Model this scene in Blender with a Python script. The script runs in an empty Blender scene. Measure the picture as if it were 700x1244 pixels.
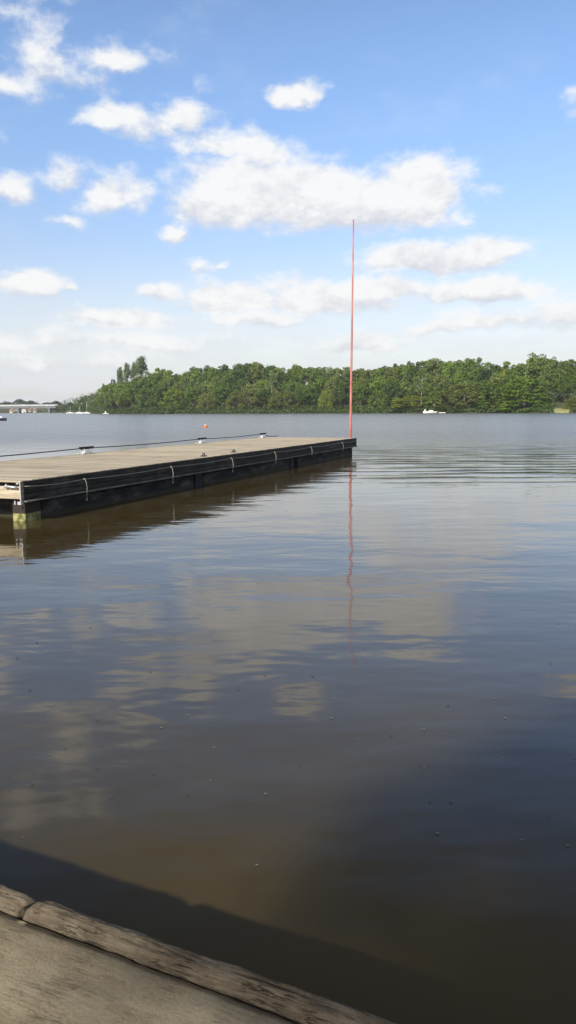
import bpy, math, random
import numpy as np
from mathutils import Vector, Matrix
R = math.radians
PI = math.pi
scene = bpy.context.scene
col = scene.collection

# ------------------------------------------------------------------ camera
F, EYE = 967.0, 2.0                     # focal length in photo pixels, eye height above the water
HOR = 498.0
PITCH = math.atan((622 - HOR) / F)
ROLL = 0.006
cam_d = bpy.data.cameras.new("camera")
cam = bpy.data.objects.new("camera", cam_d); col.objects.link(cam)
cam_d.sensor_fit = 'VERTICAL'; cam_d.sensor_height = 36.0; cam_d.lens = 36.0 * F / 1244
cam_d.clip_start = 0.05; cam_d.clip_end = 20000
camM = Matrix.Rotation(PI/2 - PITCH, 4, 'X') @ Matrix.Rotation(-ROLL, 4, 'Z')
camM.translation = (0, 0, EYE)
cam.matrix_world = camM
scene.camera = cam

def ray(px, py):
    return (camM.to_3x3() @ Vector(((px-350)/F, (622-py)/F, -1.0)))
def at(px, py, z=0.0):                   # point of the place seen at that photo pixel, on the level z
    r = ray(px, py); t = (z-EYE)/r.z
    return Vector((0, 0, EYE)) + r*t
def far(px, py, D):                      # point at that photo pixel at distance D ahead
    r = ray(px, py); return Vector((0, 0, EYE)) + r*(D/r.y)

# ------------------------------------------------------------------ light and exposure
SUN_EL = R(31)
SUN_H = Vector((-0.47, -0.883)).normalized()        # horizontal direction towards the sun
scene.view_settings.view_transform = 'Standard'
scene.view_settings.look = 'None'
scene.view_settings.gamma = 1.0
scene.view_settings.exposure = 0.0
scene.cycles.use_denoising = True
scene.cycles.max_bounces = 8
scene.cycles.volume_bounces = 0
scene.cycles.transparent_max_bounces = 8
sun_d = bpy.data.lights.new("sun", 'SUN'); sun_d.energy = 4.9; sun_d.angle = R(1.2); sun_d.color = (1.0, 0.94, 0.84)
sun = bpy.data.objects.new("sun", sun_d); col.objects.link(sun)
sv = Vector((SUN_H.x*math.cos(SUN_EL), SUN_H.y*math.cos(SUN_EL), math.sin(SUN_EL)))
sun.rotation_euler = sv.to_track_quat('Z', 'Y').to_euler()
sun.location = sv*50

class NT:
    """small helper for node trees"""
    def __init__(s, tree): s.t = tree; s.n = tree.nodes; s.l = tree.links
    def node(s, typ, **kw):
        n = s.n.new(typ)
        for k, v in kw.items():
            if k.startswith('i_'):
                k = k[2:]
                s.put(n.inputs[int(k)] if k.isdigit() else n.inputs[k.replace('_', ' ')], v)
            else: setattr(n, k, v)
        return n
    def put(s, inp, v):
        if isinstance(v, bpy.types.NodeSocket): s.l.new(v, inp)
        else: inp.default_value = v
    def math(s, op, a, b=None, c=None, clamp=False):
        n = s.n.new('ShaderNodeMath'); n.operation = op; n.use_clamp = clamp
        s.put(n.inputs[0], a)
        if b is not None: s.put(n.inputs[1], b)
        if c is not None: s.put(n.inputs[2], c)
        return n.outputs[0]
    def vec(s, op, a, b=None, scale=None):
        n = s.n.new('ShaderNodeVectorMath'); n.operation = op
        s.put(n.inputs[0], a)
        if b is not None: s.put(n.inputs[1], b)
        if scale is not None: s.put(n.inputs['Scale'], scale)
        return n.outputs['Value'] if op in ('LENGTH', 'DOT_PRODUCT') else n.outputs[0]
    def noise(s, v, scale, detail=2.0, rough=0.5, dist=0.0, out='Fac'):
        n = s.n.new('ShaderNodeTexNoise'); s.put(n.inputs['Vector'], v)
        n.inputs['Scale'].default_value = scale; n.inputs['Detail'].default_value = detail
        n.inputs['Roughness'].default_value = rough; n.inputs['Distortion'].default_value = dist
        return n.outputs[out]
    def ramp(s, v, a, b, lo=0.0, hi=1.0, smooth=True):
        n = s.n.new('ShaderNodeMapRange'); n.interpolation_type = 'SMOOTHSTEP' if smooth else 'LINEAR'
        s.put(n.inputs['Value'], v); s.put(n.inputs['From Min'], a); s.put(n.inputs['From Max'], b)
        s.put(n.inputs['To Min'], lo); s.put(n.inputs['To Max'], hi)
        return n.outputs[0]
    def mix(s, f, a, b, blend='MIX'):
        n = s.n.new('ShaderNodeMix'); n.data_type = 'RGBA'; n.blend_type = blend
        s.put(n.inputs['Factor'], f)
        for k, v in ((6, a), (7, b)):
            if not isinstance(v, bpy.types.NodeSocket) and len(v) == 3: v = (*v, 1)
            s.put(n.inputs[k], v)
        return n.outputs[2]
    def sep(s, v):
        n = s.n.new('ShaderNodeSeparateXYZ'); s.put(n.inputs[0], v); return n.outputs
    def comb(s, x, y, z=0.0):
        n = s.n.new('ShaderNodeCombineXYZ')
        for i, v in enumerate((x, y, z)): s.put(n.inputs[i], v)
        return n.outputs[0]

# ------------------------------------------------------------------ sky with drifting cumulus
world = bpy.data.worlds.new("World"); scene.world = world; world.use_nodes = True
world.node_tree.nodes.clear()
w = NT(world.node_tree)
sky = w.node('ShaderNodeTexSky', sky_type='NISHITA', sun_disc=False, sun_elevation=SUN_EL,
             sun_rotation=math.atan2(SUN_H.x, SUN_H.y), altitude=50.0, air_density=1.0, dust_density=1.6, ozone_density=2.0)
SKY_STRENGTH = 0.1
dirn = w.node('ShaderNodeTexCoord').outputs['Generated']
dx, dy, dz = w.sep(dirn)[:3]
az = w.math('ARCTAN2', dx, dy)
el = w.math('ARCSINE', dz)
ae = w.comb(az, el, 0.0)
# large puffs and ragged edges: warp, then a union of soft ellipses in azimuth / elevation
warp1 = w.vec('SUBTRACT', w.noise(w.vec('MULTIPLY', dirn, (1, 1, 1.5)), 7.0, 3, 0.55, out='Color'), (0.5, 0.5, 0.5))
warp2 = w.vec('SUBTRACT', w.noise(dirn, 30.0, 4, 0.6, out='Color'), (0.5, 0.5, 0.5))
aw = w.vec('ADD', ae, w.vec('MULTIPLY', warp1, (0.075, 0.045, 0)))
aw = w.vec('ADD', aw, w.vec('MULTIPLY', warp2, (0.03, 0.022, 0)))
CLOUDS = [  # photo x, y, half width, half height, density
 (305,240,100,50,1.35),(400,246,140,52,1.5),(505,236,74,50,1.35),(248,255,54,36,1.1),(209,288,17,10,.7),(560,262,22,10,.4),
 (218,152,38,24,.85),(268,182,66,20,.85),(135,146,40,20,.8),(147,72,32,19,.7),(58,45,26,26,.22),(18,14,36,18,.4),(70,70,30,26,.18),(178,160,46,17,.5),(250,168,55,22,.6),(330,190,40,14,.6),
 (100,85,44,22,.15),(18,108,30,14,.45),(50,125,30,8,.15),(76,216,28,18,.6),(130,242,42,26,.85),(18,224,30,19,.85),
 (78,272,16,9,.45),(362,122,40,15,.8),(726,124,38,20,.8),(25,350,40,17,1.0),(75,353,9,6,.6),(152,386,66,15,1.05),
 (195,352,26,11,.9),(283,326,8,4,.5),(248,327,18,7,.35),(290,365,74,20,1.1),(395,366,100,22,1.15),(320,388,70,12,.8),
 (530,320,102,24,1.2),(598,308,52,17,1.05),(480,358,110,18,1.05),(575,360,105,18,1.05),(345,348,30,10,.5),
 (430,416,55,11,.8),(525,401,44,10,.8),(610,392,95,13,.75),(690,385,60,18,.6),(120,412,170,13,.42),(60,436,90,12,.3),
 (30,-30,60,40,.38),(-70,150,60,40,.8),(-150,330,90,30,.8),(820,260,90,50,.9),(900,400,140,20,.7),(-220,60,70,50,.7)]
den = None; wsum = 0.001; ysum = 0.0
for (cx, cy, rx, ry, s) in CLOUDS:
    c = ray(cx, cy).normalized(); a0 = math.atan2(c.x, c.y); e0 = math.asin(c.z)
    c2 = ray(cx+rx, cy).normalized(); c3 = ray(cx, cy-ry).normalized()
    ra = abs(math.atan2(c2.x, c2.y)-a0)*1.12; re = abs(math.asin(c3.z)-e0)*1.15
    d = w.vec('MULTIPLY', w.vec('SUBTRACT', aw, (a0, e0, 0)), (1/ra, 1/re, 0))
    ex, ey, _z = w.sep(d)[:3]
    eyf = w.math('MAXIMUM', ey, w.math('MULTIPLY', ey, -1.35))      # flatter undersides
    ln = w.math('SQRT', w.math('MULTIPLY_ADD', ex, ex, w.math('MULTIPLY', eyf, eyf)))
    v = w.math('MULTIPLY_ADD', ln, -s, s)
    vp = w.math('MAXIMUM', w.math('ADD', v, .25), 0.0)
    wsum = w.math('ADD', wsum, vp); ysum = w.math('MULTIPLY_ADD', vp, ey, ysum)
    den = v if den is None else w.math('SMOOTH_MAX', den, v, 0.12)
# the rest of the sky (sides, behind) has its own cumulus from noise
side = w.ramp(w.math('ABSOLUTE', az), 0.62, 0.95)
gen = w.ramp(w.noise(w.comb(az, w.math('MULTIPLY', el, 2.2), 3.0), 2.6, 5, 0.55), 0.50, 0.66, -0.4, 0.9)
den = w.math('ADD', den, w.math('MULTIPLY', side, w.math('MAXIMUM', w.math('SUBTRACT', gen, den), 0.0)))
fbm = w.noise(w.comb(az, w.math('MULTIPLY', el, 1.5), 0.0), 15.0, 10, 0.63)
fbm_up = w.noise(w.comb(w.math('ADD', az, -0.008), w.math('MULTIPLY_ADD', el, 1.5, 0.022), 0.0), 15.0, 10, 0.63)
dd = w.math('ADD', den, w.math('MULTIPLY', w.math('SUBTRACT', fbm, 0.48), 2.1))
mask = w.ramp(dd, -0.18, 0.58)
# thin veil low over the horizon
veil_n = w.noise(w.comb(az, w.math('MULTIPLY', el, 4.0), 7.0), 9.0, 5, 0.6)
veil = w.math('MULTIPLY', w.ramp(el, 0.21, 0.02), w.ramp(veil_n, 0.28, 0.62, 0.6, 1.0))
wisp = w.math('MULTIPLY', w.ramp(w.noise(w.comb(az, w.math('MULTIPLY', el, 2.2), 1.0), 6.0, 6, 0.65), 0.48, 0.8), 0.22)
veil = w.math('MAXIMUM', veil, wisp)
yn = w.math('DIVIDE', ysum, wsum)
shade = w.math('ADD', w.math('MULTIPLY', w.math('SUBTRACT', fbm, fbm_up), 2.6), w.ramp(w.math('ADD', yn, w.math('MULTIPLY', w.math('SUBTRACT', fbm, .5), 2.0)), -.75, .15, 0.1, .95), clamp=True)
cloud_c = w.mix(shade, (0.70, 0.715, 0.77), (0.97, 0.97, 0.965))
sky_rgb = w.vec('SCALE', sky.outputs[0], scale=SKY_STRENGTH)
hs = w.node('ShaderNodeHueSaturation', i_Saturation=1.08, i_Hue=0.505); w.put(hs.inputs['Value'], w.ramp(el, 0.38, 0.78, 2.12, 0.80)); w.put(hs.inputs['Color'], sky_rgb)
lowtint = w.mix(w.ramp(el, 0.36, 0.12), hs.outputs[0], (1.0, 0.86, 0.82), 'MULTIPLY')
base = w.mix(w.math('MULTIPLY', veil, 0.88), lowtint, (0.80, 0.835, 0.885))
# grey layer added above the view, takes blue out of reflections and shade
hi_n = w.noise(w.comb(az, w.math('MULTIPLY', el, 1.2), 11.0), 3.0, 5, 0.55)
base = w.mix(w.math('MULTIPLY', w.ramp(el, 0.45, 0.66), w.ramp(hi_n, .25, .75, .7, .95)), base, (0.185, 0.195, 0.205))
tot = w.mix(w.math('MULTIPLY', mask, 0.96), base, cloud_c)
bg = w.node('ShaderNodeBackground'); w.put(bg.inputs[0], tot); bg.inputs[1].default_value = 1.0
wo = w.node('ShaderNodeOutputWorld'); w.l.new(bg.outputs[0], wo.inputs[0])

# ------------------------------------------------------------------ helpers
def newmat(name, rgb=(0.5, 0.5, 0.5), rough=0.7, metal=0.0, spec=0.5):
    m = bpy.data.materials.new(name); m.use_nodes = True
    t = NT(m.node_tree); p = m.node_tree.nodes['Principled BSDF']
    p.inputs['Base Color'].default_value = (*rgb, 1); p.inputs['Roughness'].default_value = rough
    p.inputs['Metallic'].default_value = metal; p.inputs['Specular IOR Level'].default_value = spec
    return m, t, p
def bump(t, p, h, dist=0.01, strength=1.0):
    b = t.node('ShaderNodeBump'); t.put(b.inputs['Height'], h); b.inputs['Distance'].default_value = dist
    b.inputs['Strength'].default_value = strength; t.l.new(b.outputs[0], p.inputs['Normal']); return b
def objco(t): return t.node('ShaderNodeTexCoord').outputs['Object']
def simple(name, rgb, rough=0.6, metal=0.0, vary=0.25, scale=6.0, bd=0.003):
    m, t, p = newmat(name, rgb, rough, metal)
    n = t.noise(objco(t), scale, 6, 0.6)
    lo = tuple(c*(1-vary) for c in rgb); hi = tuple(min(1, c*(1+vary)) for c in rgb)
    t.l.new(t.mix(t.ramp(n, 0.3, 0.7), lo, hi), p.inputs['Base Color'])
    t.l.new(t.ramp(n, 0.2, 0.8, min(1, rough+0.1), max(0.05, rough-0.1)), p.inputs['Roughness'])
    bump(t, p, n, bd)
    return m

def mesh_np(name, V, Fq, mats, parent=None, smooth=False, midx=None):
    me = bpy.data.meshes.new(name)
    V = np.asarray(V, dtype=np.float32); Fq = np.asarray(Fq, dtype=np.int32); k = Fq.shape[1]
    me.vertices.add(len(V)); me.vertices.foreach_set('co', V.ravel())
    me.loops.add(Fq.size); me.loops.foreach_set('vertex_index', Fq.ravel())
    me.polygons.add(len(Fq)); me.polygons.foreach_set('loop_start', np.arange(0, Fq.size, k, dtype=np.int32))
    if smooth: me.polygons.foreach_set('use_smooth', np.ones(len(Fq), dtype=bool))
    me.update(calc_edges=True)
    for m in (mats if isinstance(mats, (list, tuple)) else [mats]): me.materials.append(m)
    if midx is not None: me.polygons.foreach_set('material_index', np.asarray(midx, dtype=np.int32))
    o = bpy.data.objects.new(name, me); col.objects.link(o)
    if parent: o.parent = parent
    return o

class MB:
    """collects shapes, links them as one mesh"""
    def __init__(s): s.v = []; s.f = []; s.sm = []
    def add(s, vs, fs, smooth=False):
        b = len(s.v); s.v += [(float(v[0]), float(v[1]), float(v[2])) for v in vs]; s.f += [tuple(i+b for i in f) for f in fs]; s.sm += [smooth]*len(fs)
    def box(s, x0, x1, y0, y1, z0, z1, M=None, c=0.0):
        """box, with small chamfers when c > 0"""
        if c <= 0:
            vs = [(x, y, z) for z in (z0, z1) for (x, y) in ((x0, y0), (x1, y0), (x1, y1), (x0, y1))]
            fs = [(3, 2, 1, 0), (4, 5, 6, 7), (0, 1, 5, 4), (1, 2, 6, 5), (2, 3, 7, 6), (3, 0, 4, 7)]
        else:
            vs = []; rings = [(z0, c), (z0+c, 0), (z1-c, 0), (z1, c)]
            for z, i in rings:
                a, b, e, g = x0+i, x1-i, y0+i, y1-i
                vs += [(a+c, e, z), (b-c, e, z), (b, e+c, z), (b, g-c, z), (b-c, g, z), (a+c, g, z), (a, g-c, z), (a, e+c, z)]
            fs = [tuple(range(7, -1, -1)), tuple(range(24, 32))]
            for r in range(3):
                for k in range(8): fs.append((r*8+k, r*8+(k+1) % 8, r*8+8+(k+1) % 8, r*8+8+k))
        if M is not None: vs = [M @ Vector(v) for v in vs]
        s.add(vs, fs)
    def tube(s, pts, r, n=8, cap=True):
        pts = [Vector(p) for p in pts]; rs = r if isinstance(r, (list, tuple)) else [r]*len(pts)
        base = []; prev = None
        for i, p in enumerate(pts):
            t = (pts[min(i+1, len(pts)-1)] - pts[max(i-1, 0)]).normalized()
            if prev is None:
                a = Vector((0, 0, 1)) if abs(t.z) < .9 else Vector((1, 0, 0)); u = t.cross(a).normalized()
            else: u = (prev - t*prev.dot(t)).normalized()
            prev = u; v = t.cross(u)
            base += [p + (u*math.cos(2*PI*k/n) + v*math.sin(2*PI*k/n))*rs[i] for k in range(n)]
        fs = [(i*n+k, i*n+(k+1) % n, (i+1)*n+(k+1) % n, (i+1)*n+k) for i in range(len(pts)-1) for k in range(n)]
        s.add(base, fs, True)
        if cap:
            s.f.append(tuple(len(s.v)-len(base)+k for k in range(n-1, -1, -1))); s.sm.append(False)
            s.f.append(tuple(len(s.v)-n+k for k in range(n))); s.sm.append(False)
    def ball(s, c, r, n=12, m=8, sc=(1, 1, 1)):
        c = Vector(c); vs = []; fs = []
        for i in range(m+1):
            th = PI*i/m
            for k in range(n):
                ph = 2*PI*k/n; vs.append((c.x+r*sc[0]*math.sin(th)*math.cos(ph), c.y+r*sc[1]*math.sin(th)*math.sin(ph), c.z+r*sc[2]*math.cos(th)))
        for i in range(m):
            for k in range(n): fs.append((i*n+k, (i+1)*n+k, (i+1)*n+(k+1) % n, i*n+(k+1) % n))
        s.add(vs, fs, True)
    def build(s, name, mat, parent=None):
        me = bpy.data.meshes.new(name); me.from_pydata(s.v, [], s.f); me.materials.append(mat)
        me.polygons.foreach_set('use_smooth', np.array(s.sm, dtype=bool)); me.update()
        o = bpy.data.objects.new(name, me); col.objects.link(o)
        if parent: o.parent = parent
        return o
def empty(name, loc, rz=0.0):
    o = bpy.data.objects.new(name, None); o.empty_display_size = 0.3; col.objects.link(o)
    o.location = loc; o.rotation_euler = (0, 0, rz); return o
def tag(o, label, cat, group=None):
    o['label'] = label; o['category'] = cat
    if group: o['group'] = group
    return o
def kind(o, k): o['kind'] = k; return o
def copy_tree(o, parent=None):
    c = o.copy(); col.objects.link(c); c.parent = parent
    for ch in list(o.children): copy_tree(ch, c)
    return c

# ------------------------------------------------------------------ the far shore, in plan
SHORE = [(-400,1150),(-60,1120),(60,1080),(84,900),(96,760),(116,620),(130,560),(200,520),(350,470),(520,400),(700,350),(900,310),(1300,270)]
def lerp(tab, x):
    if x <= tab[0][0]: return tab[0][1]
    for (a, b), (c, d) in zip(tab, tab[1:]):
        if x <= c: return b+(d-b)*(x-a)/(c-a)
    return tab[-1][1]
SHORE_A = np.array([math.atan2((p-350)/F, 1) for p, _ in SHORE]); SHORE_D = np.array([d for _, d in SHORE], float)
def terrain(X, Y):
    X = np.asarray(X, float); Y = np.asarray(Y, float)
    a = np.arctan2(X, Y); r = np.hypot(X, Y)
    Dy = np.interp(a, SHORE_A, SHORE_D); rs = Dy/np.maximum(np.cos(np.clip(a, -1.2, 1.2)), .3)
    wob = 2.5*np.sin(a*90)+1.5*np.sin(a*233+1)
    d = r-rs+wob
    wl = np.where(d < 0, np.maximum(-1.6, d*0.25), 0.5*(1-np.exp(-np.maximum(d, 0)/1.2))+np.maximum(d-4, 0)*0.13)
    cap = np.interp(a, [-.45, -.27, -.2, -.05, .1, .3], [8, 9, 14, 15, 12, 12])
    wl = np.where(wl > 0.5, 0.5+cap*(1-np.exp(-(wl-.5)/cap)), wl)
    wl = np.where(np.abs(a) > 1.45, -1.6, wl)
    # the bank the photographer's landing belongs to
    q = -(X*0.446+Y*0.895)-1.2
    near = np.where(q < 0, -1.6, np.minimum(0.42+q*0.02, -1.2+q*1.3))
    return np.maximum(wl, near)
def shore_D(px): return lerp(SHORE, px)

# ground: one polar sheet reaching the horizon
NA, rr = 480, np.concatenate([np.linspace(0.5, 12, 20), np.geomspace(13, 250, 26), np.linspace(256, 1300, 190), np.geomspace(1330, 9000, 14)])
ang = np.linspace(0, 2*PI, NA, endpoint=False)
RR, AA = np.meshgrid(rr, ang, indexing='ij'); X = RR*np.sin(AA); Y = RR*np.cos(AA)
Z = terrain(X, Y)
V = np.stack([X, Y, Z], -1).reshape(-1, 3)
i, j = np.meshgrid(np.arange(len(rr)-1), np.arange(NA), indexing='ij'); j2 = (j+1) % NA
Fq = np.stack([i*NA+j, (i+1)*NA+j, (i+1)*NA+j2, i*NA+j2], -1).reshape(-1, 4)[:, ::-1]
m_ground, t, p = newmat("bank_earth", rough=0.95)
g = t.node('ShaderNodeNewGeometry').outputs['Position']
n1 = t.noise(g, 0.35, 6, 0.6); n2 = t.noise(g, 3.0, 5, 0.65)
t.l.new(t.mix(t.ramp(n1, .4, .6), t.mix(n2, (0.05, 0.065, 0.02), (0.09, 0.10, 0.03)), t.mix(n2, (0.09, 0.085, 0.04), (0.05, 0.042, 0.025))), p.inputs['Base Color'])
bump(t, p, n2, 0.05)
ground = kind(mesh_np('ground', V, Fq, m_ground, smooth=True), 'structure')

# ------------------------------------------------------------------ water: opaque turbid river with measured ripples
m_water, t, p = newmat("river_water", (0.05, 0.037, 0.019), 0.02)
p.inputs['IOR'].default_value = 1.333
wh = bpy.data.node_groups.new("wave_height", 'ShaderNodeTree')
wh.interface.new_socket("P", in_out='INPUT', socket_type='NodeSocketVector')
wh.interface.new_socket("H", in_out='OUTPUT', socket_type='NodeSocketFloat')
q = NT(wh); gi = q.node('NodeGroupInput'); go = q.node('NodeGroupOutput'); P = gi.outputs[0]
px_, py_ = q.sep(P)[:2]
# open water beyond the pontoon is wind-ruffled, the pool before it is calm
openw = q.math('MAXIMUM', q.ramp(py_, 26.0, 60.0), q.math('MULTIPLY', q.ramp(py_, 15.0, 24.0), q.ramp(q.math('SUBTRACT', px_, q.math('MULTIPLY', py_, 0.353)), -5.0, -12.0, 0.0, 1.0)))
patch = q.ramp(q.noise(q.vec('MULTIPLY', P, (0.35, 0.5, 0)), 1.0, 3, 0.6), 0.46, 0.68)
def wv(scale, ax, ay, amp, det, rough=0.5, gate=None, dist=0.0):
    nn = q.noise(q.vec('MULTIPLY', P, (ax, ay, 0.0)), scale, det, rough, dist)
    h = q.math('MULTIPLY', q.math('SUBTRACT', nn, 0.5), amp)
    return h if gate is None else q.math('MULTIPLY', h, gate)
hs_ = [wv(0.5, 0.6, 1.0, 0.026, 1.0),                       # long lazy swell
       wv(1.9, 0.55, 1.0, 0.0085, 2.0),                      # calm undulation
       wv(7.0, 0.55, 1.0, 0.0022, 3.0, 0.55, q.math('MAXIMUM', patch, openw)),    # cat's-paws
       wv(2.2, 0.6, 1.0, 0.006, 3.0, 0.55, openw),
       wv(15.0, 0.5, 1.0, 0.00065, 3.0, 0.6, q.ramp(q.noise(q.vec('MULTIPLY', P, (0.5, 0.8, 0)), 1.1, 3, 0.6), 0.40, 0.62)),
       wv(9.0, 0.35, 1.0, 0.0011, 2.0, 0.5, q.ramp(py_, 4.0, 12.0))]             # wind chop, open water
# a train of wake ridges running past the pontoon's end
band = q.math('MULTIPLY', q.ramp(py_, 19.0, 27.0), q.ramp(py_, 52.0, 40.0))
band = q.math('MULTIPLY', band, q.ramp(q.math('SUBTRACT', px_, q.math('MULTIPLY', py_, 0.0)), 1.0, 3.6))
wob = q.noise(q.vec('MULTIPLY', P, (0.12, 0.3, 0)), 1.0, 2, 0.5)
ph = q.math('ADD', q.math('MULTIPLY', q.math('ADD', py_, q.math('MULTIPLY', px_, 0.05)), 4.3), q.math('MULTIPLY', wob, 16.0))
ridge = q.math('POWER', q.math('MULTIPLY_ADD', q.math('SINE', ph), 0.5, 0.5), 2.5)
brk = q.ramp(q.noise(q.vec('MULTIPLY', P, (0.2, 1.1, 0)), 1.0, 2, 0.5), 0.38, 0.62)
hs_.append(q.math('MULTIPLY', q.math('MULTIPLY', ridge, brk), q.math('MULTIPLY', band, 0.055)))
tot = hs_[0]
for h in hs_[1:]: tot = q.math('ADD', tot, h)
q.l.new(tot, go.inputs[0])
pos = t.node('ShaderNodeNewGeometry').outputs['Position']
def H_at(off):
    n = t.node('ShaderNodeGroup'); n.node_tree = wh
    t.put(n.inputs[0], t.vec('ADD', pos, off)); return n.outputs[0]
e = 0.015
h0, hx, hy = H_at((0, 0, 0)), H_at((e, 0, 0)), H_at((0, e, 0))
nx = t.math('DIVIDE', t.math('SUBTRACT', h0, hx), e); ny = t.math('DIVIDE', t.math('SUBTRACT', h0, hy), e)
nrm = t.vec('NORMALIZE', t.comb(nx, ny, 1.0))
t.l.new(nrm, p.inputs['Normal'])
wy = t.sep(pos)[1]
silt = t.noise(t.vec('MULTIPLY', pos, (1, 1.6, 0)), 0.35, 4, 0.55)
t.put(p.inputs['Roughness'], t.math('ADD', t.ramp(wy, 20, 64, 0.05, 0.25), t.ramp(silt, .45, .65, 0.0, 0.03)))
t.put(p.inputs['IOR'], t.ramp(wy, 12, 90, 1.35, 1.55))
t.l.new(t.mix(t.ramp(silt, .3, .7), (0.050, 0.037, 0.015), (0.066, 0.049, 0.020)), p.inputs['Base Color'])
t.l.new(t.mix(t.ramp(wy, 20, 110), p.inputs['Base Color'].links[0].from_socket, (0.135, 0.13, 0.115)), p.inputs['Base Color'])  # far body colour lightened to stand in for bright reflected sky
rw = np.concatenate([np.linspace(1.0, 60, 8), np.geomspace(80, 1250, 8)])
b = MB()
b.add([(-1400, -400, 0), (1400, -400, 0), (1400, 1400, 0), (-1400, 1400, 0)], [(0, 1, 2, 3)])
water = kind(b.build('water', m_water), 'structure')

# ------------------------------------------------------------------ haze
m_haze = bpy.data.materials.new("river_haze"); m_haze.use_nodes = True; m_haze.node_tree.nodes.clear()
t = NT(m_haze.node_tree)
pv = t.node('ShaderNodeVolumePrincipled'); pv.inputs['Color'].default_value = (0.86, 0.92, 1.0, 1); pv.inputs['Density'].default_value = 0.00011
pv.inputs['Anisotropy'].default_value = 0.0
om = t.node('ShaderNodeOutputMaterial'); t.l.new(pv.outputs[0], om.inputs['Volume'])
b = MB(); b.box(-1500, 1500, -450, 1500, -3.5, 70)
haze = kind(b.build('haze', m_haze), 'stuff')

# ------------------------------------------------------------------ trees
def leafmat(name):
    m = bpy.data.materials.new(name); m.use_nodes = True; m.node_tree.nodes.clear(); t = NT(m.node_tree)
    oi = t.node('ShaderNodeObjectInfo'); ge = t.node('ShaderNodeNewGeometry')
    hv = t.node('ShaderNodeHueSaturation'); t.put(hv.inputs['Color'], oi.outputs['Color'])
    t.put(hv.inputs['Value'], t.ramp(ge.outputs['Random Per Island'], 0, 1, 0.6, 1.45, False))
    n = t.noise(objco(t), 0.28, 3, 0.6)
    t.put(hv.inputs['Hue'], t.ramp(n, .3, .7, 0.485, 0.512)); 
    d = t.node('ShaderNodeBsdfDiffuse'); t.put(d.inputs[0], hv.outputs[0])
    tr = t.node('ShaderNodeBsdfTranslucent'); t.put(tr.inputs[0], hv.outputs[0])
    gl = t.node('ShaderNodeBsdfGlossy'); gl.inputs['Roughness'].default_value = 0.5
    m1 = t.node('ShaderNodeMixShader'); m1.inputs[0].default_value = 0.28; t.l.new(d.outputs[0], m1.inputs[1]); t.l.new(tr.outputs[0], m1.inputs[2])
    m2 = t.node('ShaderNodeMixShader'); m2.inputs[0].default_value = 0.03; t.l.new(m1.outputs[0], m2.inputs[1]); t.l.new(gl.outputs[0], m2.inputs[2])
    om = t.node('ShaderNodeOutputMaterial'); t.l.new(m2.outputs[0], om.inputs[0]); return m
M_LEAF = leafmat("leaf_green")
M_BARK = simple("bark", (0.13, 0.105, 0.08), 0.9, vary=0.4, scale=3, bd=0.03)
M_BARK_PALE = simple("pale_bark", (0.46, 0.42, 0.36), 0.85, vary=0.3, scale=3, bd=0.02)

def leaves(centres, radii, per, size, seed, up=0.35, flat=1.0, shell=0.32):
    """leaf faces spread in the shells of many clumps"""
    rng = np.random.default_rng(seed); C = np.repeat(centres, per, 0); Rr = np.repeat(radii, per)
    n = len(C); d = rng.normal(size=(n, 3)); d /= np.linalg.norm(d, axis=1)[:, None]
    d[:, 2] = np.where(rng.random(n) < 0.45, np.abs(d[:, 2]), d[:, 2])
    rad = Rr*(1-shell*rng.random(n)**1.2)*(0.9+0.25*rng.random(n))
    P = C+d*rad[:, None]*np.array([1, 1, flat])
    nn = d*0.75+rng.normal(size=(n, 3))*0.5+np.array([0, 0, up]); nn /= np.linalg.norm(nn, axis=1)[:, None]
    a = np.cross(nn, rng.normal(size=(n, 3))); a /= np.linalg.norm(a, axis=1)[:, None]; bb = np.cross(nn, a)
    s = size*(0.6+0.8*rng.random(n))[:, None]; asp = (0.5+0.35*rng.random(n))[:, None]
    Q = np.stack([P-a*s*.5, P+bb*s*.5*asp-nn*s*.06, P+a*s*.5, P-bb*s*.5*asp-nn*s*.06], 1).reshape(-1, 3)
    return Q, np.arange(4*n).reshape(-1, 4)

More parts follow.
